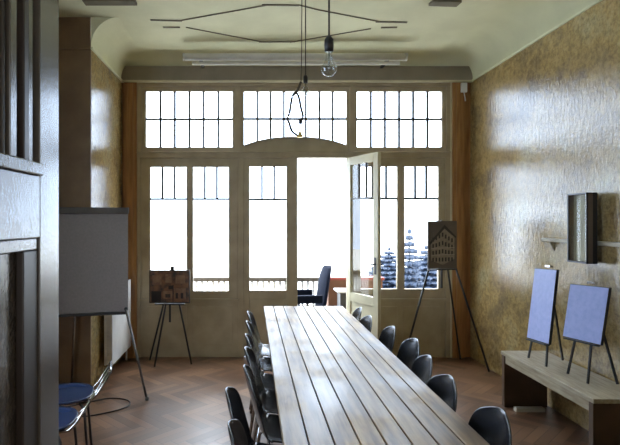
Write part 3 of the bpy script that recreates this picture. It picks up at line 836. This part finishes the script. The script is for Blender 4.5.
# ------------------------------------------------------------------ rail shelf and cabinet on right wall
sh = thing('wall_rail', 'narrow pale wooden rail fixed along the right wall', 'rail', (XR, 3.9, 1.43))
boxes('rail_board', M_bench, [(-.045, -.75, -.015, 0, .61, .015)], sh, bevel=.004)
for y in (.48, -.66):
    bm = B(); prism(bm, [(-.04, -.016), (0, -.016), (0, -.09)], y, y + .02); obj('bracket', bm, M_bench, sh)
cb = thing('display_case', 'shallow black-edged glazed case on the wall rail of the right wall', 'display case', (2.44, 3.88, 1.54))
yn, yf = 3.77 - 3.88, 4.0 - 3.88; zb, zt_ = -.26, .26; xo = .072
M_case = mat('grey_brown_case', (.16, .125, .095), rough=.4)
boxes('case_body', M_case, [(.004, yn, zb, .039, yn + .012, zt_), (.004, yf - .012, zb, .039, yf, zt_), (.004, yn, zb, .039, yf, zb + .012), (.004, yn, zt_ - .012, .039, yf, zt_)], cb)
boxes('case_back', mat('pale_green_backing', (.40, .40, .28), rough=.5), [(.034, yn + .012, zb + .012, .039, yf - .012, zt_ - .012)], cb)
boxes('case_shadow_block', M_black, [(.0395, yn + .001, zb, xo, yf, zt_)], cb)  # black block stands in for the shadow between case and wall
boxes('case_frame', M_black, [(-.008, yf - .012, zb, .004, yf, zt_), (-.008, yn, zb, .004, yf, zb + .012), (-.008, yn, zt_ - .012, .004, yf, zt_), (-.008, yn, zb, .004, yn + .008, zt_)], cb)
boxes('pane', M_glass, [(-.004, yn + .008, zb + .012, -.001, yf - .012, zt_ - .012)], cb)

# ------------------------------------------------------------------ projection screen casing under the ceiling
d = 5.62
sx0, sx1 = PX(183, d), PX(407, d)
ps = thing('projection_screen', 'long off-white rolled projection screen casing above the windows', 'projection screen', ((sx0 + sx1) / 2, d, PZ(57, d)))
h = (sx1 - sx0) / 2
bm = B(); tube(bm, [(-h + .02, 0, 0), (h - .02, 0, 0)], .038, 14); obj('casing', bm, M_casing, ps)
bm = B()
for s in (-1, 1): tube(bm, [(s * (h - .02), 0, 0), (s * h, 0, 0)], .042, 14)
obj('end_cap', bm, M_casing, ps)
bm = B(); box(bm, -h + .10, -.014, -.085, h - .08, .014, -.05); obj('bottom_bar', bm, M_casing, ps, bevel=.006)
bm = B()
bm.free()
for s in (-1, 1): boxes('bracket', M_black, [(s * h * .85 - .015, .037, -.012, s * h * .85 + .015, .40, .012)], ps)

# ------------------------------------------------------------------ pendant bulbs
def pendant(px, ybulb_top, ybulb_bot, d, label, ztop=ZC, twin=False):
    x = PX(px, d); zb = PZ(ybulb_bot, d); zt2 = PZ(ybulb_top, d)
    t = thing('pendant_bulb', label, 'lamp', (x, d, zb))
    H = zt2 - zb; R = H * .30
    bm = B()
    prof = []
    for k in range(13):
        a = -PI / 2 + PI * .72 * k / 12; prof.append((R * math.cos(a) if k else 0, R + R * math.sin(a)))
    prof += [(R * .46, R * 2.3), (R * .40, H)]
    lathe(bm, prof, 20); obj('bulb', bm, M_bulb, t)
    bm = B(); tube(bm, [(-R * .3, 0, R * 1.35), (-R * .1, 0, R * .9), (R * .1, 0, R * .9), (R * .3, 0, R * 1.35)], .0012, 5); tube(bm, [(0, 0, R * .9), (0, 0, H)], .003, 6); obj('filament', bm, M_chrome, t)
    bm = B(); lathe(bm, [(0, H - .002), (R * .55, H - .002), (R * .62, H + .02), (R * .60, H + .05), (R * .3, H + .066), (0, H + .07)], 16); obj('socket', bm, M_black, t)
    bm = B(); tube(bm, [(0, 0, H + .068), (0, 0, ztop - zb)], .0045, 7); obj('cord', bm, M_cord, t)
    bm = B(); lathe(bm, [(0, ztop - zb - .035), (.03, ztop - zb - .03), (.045, ztop - zb - .001), (0, ztop - zb - .001)], 16); obj('ceiling_rose', bm, M_brass, t)
    return t
pendant(329, 51, 76.5, 2.35, 'larger clear bulb hanging on a dark cord nearest the camera')
pendant(305.5, 83, 95.5, 4.35, 'smaller clear bulb hanging behind, over the far end of the table')
# looped cable with brass end hanging beside the small bulb
dl = 4.30
def lp(px, py, o=0): return Vector((PX(px, dl), dl + o, PZ(py, dl)))
ref = lp(301, 80)
t = thing('cable_loop', 'dark looped lamp cable with a small brass end above the table', 'lamp cable', tuple(ref))
def smooth(P, n=6):
    out = []
    for i in range(len(P) - 1):
        p0, p1, p2, p3 = P[max(0, i - 1)], P[i], P[i + 1], P[min(len(P) - 1, i + 2)]
        for k in range(n):
            u = k / n; out.append(.5 * ((2 * p1) + (p2 - p0) * u + (2 * p0 - 5 * p1 + 4 * p2 - p3) * u * u + (3 * p1 - p0 - 3 * p2 + p3) * u ** 3))
    out.append(P[-1]); return out
bm = B()
tube(bm, [Vector((lp(302, 5).x, dl, ZC)) - ref, lp(301.5, 60) - ref, lp(301, 82) - ref], .004, 6)
obj('cord', bm, M_cord, t)
bm = B()
tube(bm, smooth([p - ref for p in (lp(301, 82), lp(297, 91), lp(293, 95), lp(291, 103), lp(289.5, 113), lp(287.5, 118), lp(289.5, 124), lp(292, 131), lp(298, 136))]), .010, 8)
tube(bm, smooth([p - ref for p in (lp(293.5, 95), lp(296.5, 93), lp(299, 98), lp(301, 108), lp(303, 116), lp(301.5, 119))]), .010, 8)
obj('looped_cable', bm, M_cord, t)
bm = B(); c = lp(300.5, 121.5) - ref; lathe(bm, [(0, -.022), (.014, -.02), (.017, 0), (.012, .02), (0, .024)], 12, c=tuple(c)); obj('switch', bm, M_black, t)
bm = B(); c = lp(300, 135.5) - ref; lathe(bm, [(0, -.016), (.022, -.014), (.026, 0), (.014, .012), (.01, .03), (0, .032)], 14, c=tuple(c)); obj('brass_end', bm, M_brass, t)

# small white junction box with cord at the top of the right post
jb = thing('junction_box', 'small white wall fitting at the top of the right window post', 'socket', (X(461), YB - .066, Z(89)))
boxes('box_body', M_white, [(-.035, -.035, -.06, .035, 0, .05)], jb, bevel=.008)
bm = B(); tube(bm, [(.0, -.018, -.06), (.012, -.018, -.12), (.02, -.012, -.16)], .006, 6); obj('cord', bm, M_white, jb)

# ------------------------------------------------------------------ veranda chair and little table
yc = 6.55
M_swivel = mat('dark_blue_upholstery', (.005, .008, .020), rough=.8, spec=.1)
vc = thing('swivel_chair', 'dark high-backed swivel armchair standing outside the open door', 'chair', (PX(304, yc), yc, -.01), PI + .12)
bm = B()
prof = [(-.20, .50), (-.235, .62), (-.255, .75), (-.27, .90), (-.30, 1.03)]
for (xa, za), (xb, zb_) in zip(prof, prof[1:]):
    pass
V = []
for (x_, z_), w_ in zip([(-.20, .47), (-.225, .60), (-.245, .75), (-.27, .90), (-.295, 1.0), (-.305, 1.035)], (.20, .22, .225, .21, .16, .06)):
    row = []
    for k in range(13):
        a = 2 * PI * k / 13
        row.append(bm.verts.new((x_ + .045 * math.cos(a) , w_ * math.sin(a), z_)))
    V.append(row)
for A, C in zip(V, V[1:]):
    for k in range(13): bm.faces.new((A[k], A[(k + 1) % 13], C[(k + 1) % 13], C[k])).smooth = True
bm.faces.new(V[0]); bm.faces.new(list(reversed(V[-1])))
obj('backrest', bm, M_swivel, vc)
bm = B(); box(bm, -.19, -.24, .41, .26, .24, .50); obj('seat', bm, M_swivel, vc, bevel=.03)
for s in (-1, 1):
    bm = B(); box(bm, -.17, s * .265 - .028, .60, .20, s * .265 + .028, .70); a_ = obj('armrest', bm, M_swivel, vc, bevel=.012)
    bm = B(); tube(bm, [(.0, s * .245, .46), (.02, s * .268, .56), (.02, s * .265, .599)], .016, 8); obj('arm_post', bm, M_black, a_)
bm = B(); tube(bm, [(0, 0, .41), (0, 0, .09)], .028, 10); obj('column', bm, M_black, vc)
for k in range(5):
    a = 2 * PI * k / 5 + .3; bm = B(); bar(bm, (.02 * math.cos(a), .02 * math.sin(a), .11), (.30 * math.cos(a), .30 * math.sin(a), .07), .04, .03, side=(-math.sin(a), math.cos(a), 0))
    lathe(bm, [(0, 0), (.02, 0.001), (.027, .025), (.02, .05), (0, .055)], 10, c=(.29 * math.cos(a), .29 * math.sin(a), 0)); obj('leg', bm, M_black, vc)

st = thing('side_table', 'small dark stand with a white top outside the door, right of the swivel chair', 'table', (PX(346, 6.6), 6.62, -.01))
boxes('table_top', M_white, [(-.13, -.15, .70, .15, .15, .725)], st, bevel=.004)
boxes('cabinet_body', M_black, [(-.09, -.12, .05, .12, .12, .70)], st, bevel=.004)
boxes('foot', M_black, [(-.09, -.12, 0, .12, -.08, .05), (-.09, .08, 0, .12, .12, .05)], st)
